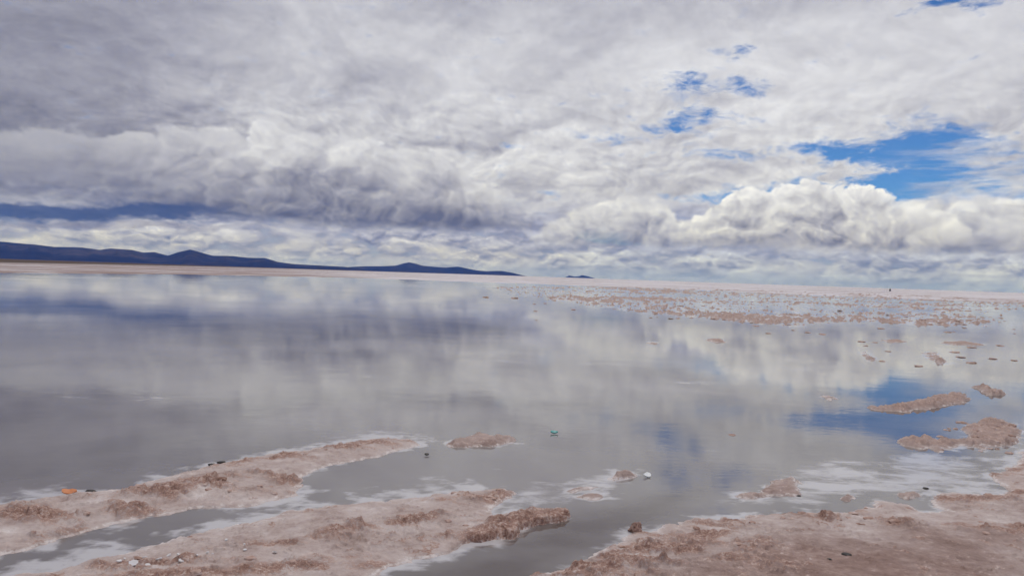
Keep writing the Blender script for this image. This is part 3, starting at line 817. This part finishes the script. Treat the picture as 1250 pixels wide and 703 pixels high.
# lumps in the far shallows
pts = []
while len(pts) < 210:
    fx_ = rng.uniform(640, 1270)
    lo = np.interp(fx_, [640, 760, 1000, 1250], [358, 362, 370, 380]); hi = np.interp(fx_, [640, 780, 960, 1100, 1270], [372, 388, 405, 406, 412])
    fy_ = lo + (hi - lo) * (rng.random() ** 0.7)
    pts.append(gnd(fx_, fy_))
xa, ya = np.array([p_[0] for p_ in pts]), np.array([p_[1] for p_ in pts])
hs = terrain(xa, ya)[0]
clump = fbm(xa, ya, 0.16, 3, 400)
for (x, y), h, c_ in zip(pts, hs, clump):
    if h < -0.06 and c_ < 0.12: continue
    sz = rng.uniform(0.08, 0.22) * min(1.3, 0.6 + y / 60)
    place('crust_lump', rng.choice(CL), x, y, max(h, 0.0) + sz * 0.04, sz, 'small brown lump lying on the far belt of crumbled crust' if h > 0 else 'small brown lump standing in water between the far crust patches', 'crust lump', 'lumps on the far crust belt' if h > 0 else 'lumps between the far crust patches', squash=0.55)
for (fx_, fy_, w_) in [(1052, 417, 8), (1056, 422, 6), (1084, 429, 6), (1077, 441, 7), (1165, 430, 9), (1172, 436, 9), (1221, 422, 8), (1212, 438, 9), (1238, 440, 7), (1186, 443, 10), (1122, 447, 9), (1068, 418, 6), (1186, 424, 8), (1004, 408, 9), (986, 406, 8), (938, 407, 7), (894, 531, 8), (654, 380, 6), (628, 364, 9), (593, 363, 9), (700, 378, 8), (655, 391, 4)]:
    x, y = gnd(fx_, fy_); sz = w_ / F * math.hypot(x, y)
    place('crust_lump', rng.choice(CL), x, y, sz * 0.05, sz, 'single small brown lump awash in open brine short of the crust belt', 'crust lump', 'single lumps in open brine', squash=0.4)

# ------------------------------------------------------------------ stones and scraps
def plain(name, c1, c2, rough=0.6, scale=30.0):
    m, b, o = new_mat(name)
    Sk.put(b.inputs['Base Color'], mixc(noise(pos(), scale, 4, 0.6), c1, c2)); b.inputs['Roughness'].default_value = rough; b.inputs['Specular IOR Level'].default_value = 0.2
    return m
m_stone = plain('dark_stone', (0.012, 0.011, 0.012), (0.05, 0.042, 0.04), 0.55)
m_orange = plain('orange_rind', (0.42, 0.13, 0.05), (0.62, 0.26, 0.12), 0.6)
m_white = plain('white_scrap', (0.62, 0.64, 0.66), (0.80, 0.82, 0.84), 0.45)
m_teal = plain('teal_plastic', (0.03, 0.24, 0.25), (0.06, 0.36, 0.36), 0.4)
m_chip = plain('salt_chip', (0.50, 0.48, 0.49), (0.72, 0.71, 0.73), 0.7)
def recol(me, m, name):
    q = me.copy(); q.name = name; q.materials.clear(); q.materials.append(m); return q
def at_px(fx_, fy_):
    x, y = gnd(fx_, fy_); h = hgt(x, y); return x, y, max(h, 0.0)
for i, (fx_, fy_, w_, lb) in enumerate([
    (259, 571, 9, 'black angular stone on the far edge of the long salt bank'),
    (270, 568, 8, 'thin dark stone touching the black angular stone on the long bank'),
    (1130, 596, 6, 'small round black stone in the shallows by the mud shore'),
    (975, 605, 5, 'tiny black stone at the end of the flat mud islet'),
    (111, 600, 10, 'flat dark flake near the orange scrap on the long bank'),
    (1012, 695, 5, 'small dark stone half sunk in the brown mud'),
    (1033, 687, 11, 'largest black stone lying on the brown mud')]):
    x, y, h = at_px(fx_, fy_); sz = w_ / F * math.hypot(x, y)
    place('stone', recol(CL[i % 7], m_stone, 'stone'), x, y, h + sz * 0.12, sz, lb, 'stone', squash=0.6)
x, y, h = at_px(776, 648)
knob = clod_mesh('salt_clod', 4, 3, 0.75, 0.8); knob.materials.clear(); knob.materials.append(m_crust)
knob.attributes['broken'].data.foreach_set('value', np.full(len(knob.vertices), 0.7, np.float32))
place('salt_clod', knob, x, y, h + 0.034, 0.085, 'knobbly brown clod perched at the tip of the mud shore', 'clod', squash=1.25)

def scrap(name, pts2, thick, mat, x, y, z, rz, size, label, cat, curl=0.0, tilt=0.0):
    """a thin torn piece: outline extruded and curled"""
    n = len(pts2); vs = []
    for zz in (0, thick):
        for (a, b_) in pts2: vs.append((a * size, b_ * size, zz + curl * size * (a * a + 0.4 * b_ * b_)))
    cz = len(vs)
    vs += [(0, 0, 0), (0, 0, thick)]
    fs = []
    for i in range(n):
        j = (i + 1) % n
        fs += [(i, j, n + j, n + i), (cz, j, i), (cz + 1, n + i, n + j)]
    ob = mesh_obj(name, vs, fs, mat, smooth=False)
    ob.location = (x, y, z); ob.rotation_euler = (tilt, 0.05, rz)
    return tag(ob, label, cat)
def ragged(n, sx, sy, seed):
    r2 = random.Random(seed)
    return [(0.5 * sx * math.cos(6.283 * i / n) * r2.uniform(0.75, 1.15), 0.5 * sy * math.sin(6.283 * i / n) * r2.uniform(0.75, 1.15)) for i in range(n)]
x, y, h = at_px(85, 604); scrap('fruit_peel', ragged(14, 1.0, 0.7, 3), 0.006, m_orange, x, y, h + 0.008, 0.3, 0.105, 'bright orange curled scrap on the long salt bank', 'scrap', 0.55, 0.25)
x, y, h = at_px(790, 582); scrap('paper_scrap', ragged(8, 1.0, 0.9, 5), 0.012, m_white, x, y, max(h, 0.0) + 0.012, 0.1, 0.065, 'small clean white scrap at the end of the salt spit', 'scrap', 0.2, 0.5)
x, y, h = at_px(676, 529); scrap('plastic_scrap', ragged(9, 1.0, 0.5, 6), 0.012, m_teal, x, y, max(h, 0.0) + 0.012, 0.05, 0.085, 'teal plastic scrap awash beyond the low pink islet', 'scrap', 0.3, 0.4)
x, y, h = at_px(521, 556); scrap('plastic_scrap', ragged(9, 1.0, 0.6, 8), 0.010, m_stone, x, y, max(h, 0.0) + 0.010, 0.2, 0.045, 'tiny grey scrap in the channel beside the long bank tip', 'scrap', 0.2, 0.4)
chips = [(155, 697, 14), (163, 701, 16), (176, 688, 9), (194, 695, 10), (206, 688, 8), (213, 693, 7), (221, 699, 13), (217, 687, 5), (253, 684, 7), (259, 685, 5), (299, 680, 6), (298, 676, 5), (276, 669, 5), (180, 701, 10), (145, 700, 8), (335, 684, 8), (240, 690, 5), (152, 690, 6)]
for i, (fx_, fy_, w_) in enumerate(chips):
    x, y, h = at_px(fx_, fy_); sz = 0.72 * w_ / F * math.hypot(x, y)
    o_ = scrap('salt_chip', ragged(7, 1.0, rng.uniform(0.6, 0.95), 20 + i), 0.006, m_chip, x, y, h + 0.004, rng.uniform(0, 6), sz, 'bluish white salt chip on the torn ridge of the undercut bank', 'salt chip', 0.15, rng.uniform(0.1, 0.5))
    o_['group'] = 'white chips along the torn ridge'

# ------------------------------------------------------------------ far marker on the salt
m_mark = plain('dark_marker', (0.02, 0.02, 0.025), (0.06, 0.055, 0.06), 0.8)
mx_, my_ = [q * 520.0 / math.hypot(*gnd(1086.5, 352.5)) for q in gnd(1086.5, 352.5)]
root = bpy.data.objects.new('cairn', None); COL.objects.link(root); root.location = (mx_, my_, 0.05)
tag(root, 'tiny dark pointed cairn with two thin poles on the far salt', 'cairn')
def cone_part(name, r0, r1, h, off, n=9):
    vs = []; fs = []
    for k, (zz, rr_) in enumerate(((0, r0), (h * 0.45, (r0 * 0.55 + r1 * 0.45) * 0.92), (h, r1))):
        for i in range(n):
            w_ = 1 + 0.14 * math.sin(i * 2.4 + k * 1.7)
            vs.append((rr_ * w_ * math.cos(6.283 * i / n) + off[0], rr_ * w_ * math.sin(6.283 * i / n) + off[1], zz))
    for k in range(2):
        for i in range(n):
            j = (i + 1) % n; fs.append((k * n + i, k * n + j, (k + 1) * n + j, (k + 1) * n + i))
    fs.append(tuple(range(2 * n, 3 * n)))
    mesh_obj(name, vs, fs, m_mark, smooth=False, parent=root)
cone_part('stone_heap', 0.75, 0.16, 1.6, (0, 0))
cone_part('pole', 0.05, 0.04, 3.4, (-1.7, 0.2), 6)
cone_part('pole', 0.05, 0.04, 3.0, (-2.9, 0.4), 6)
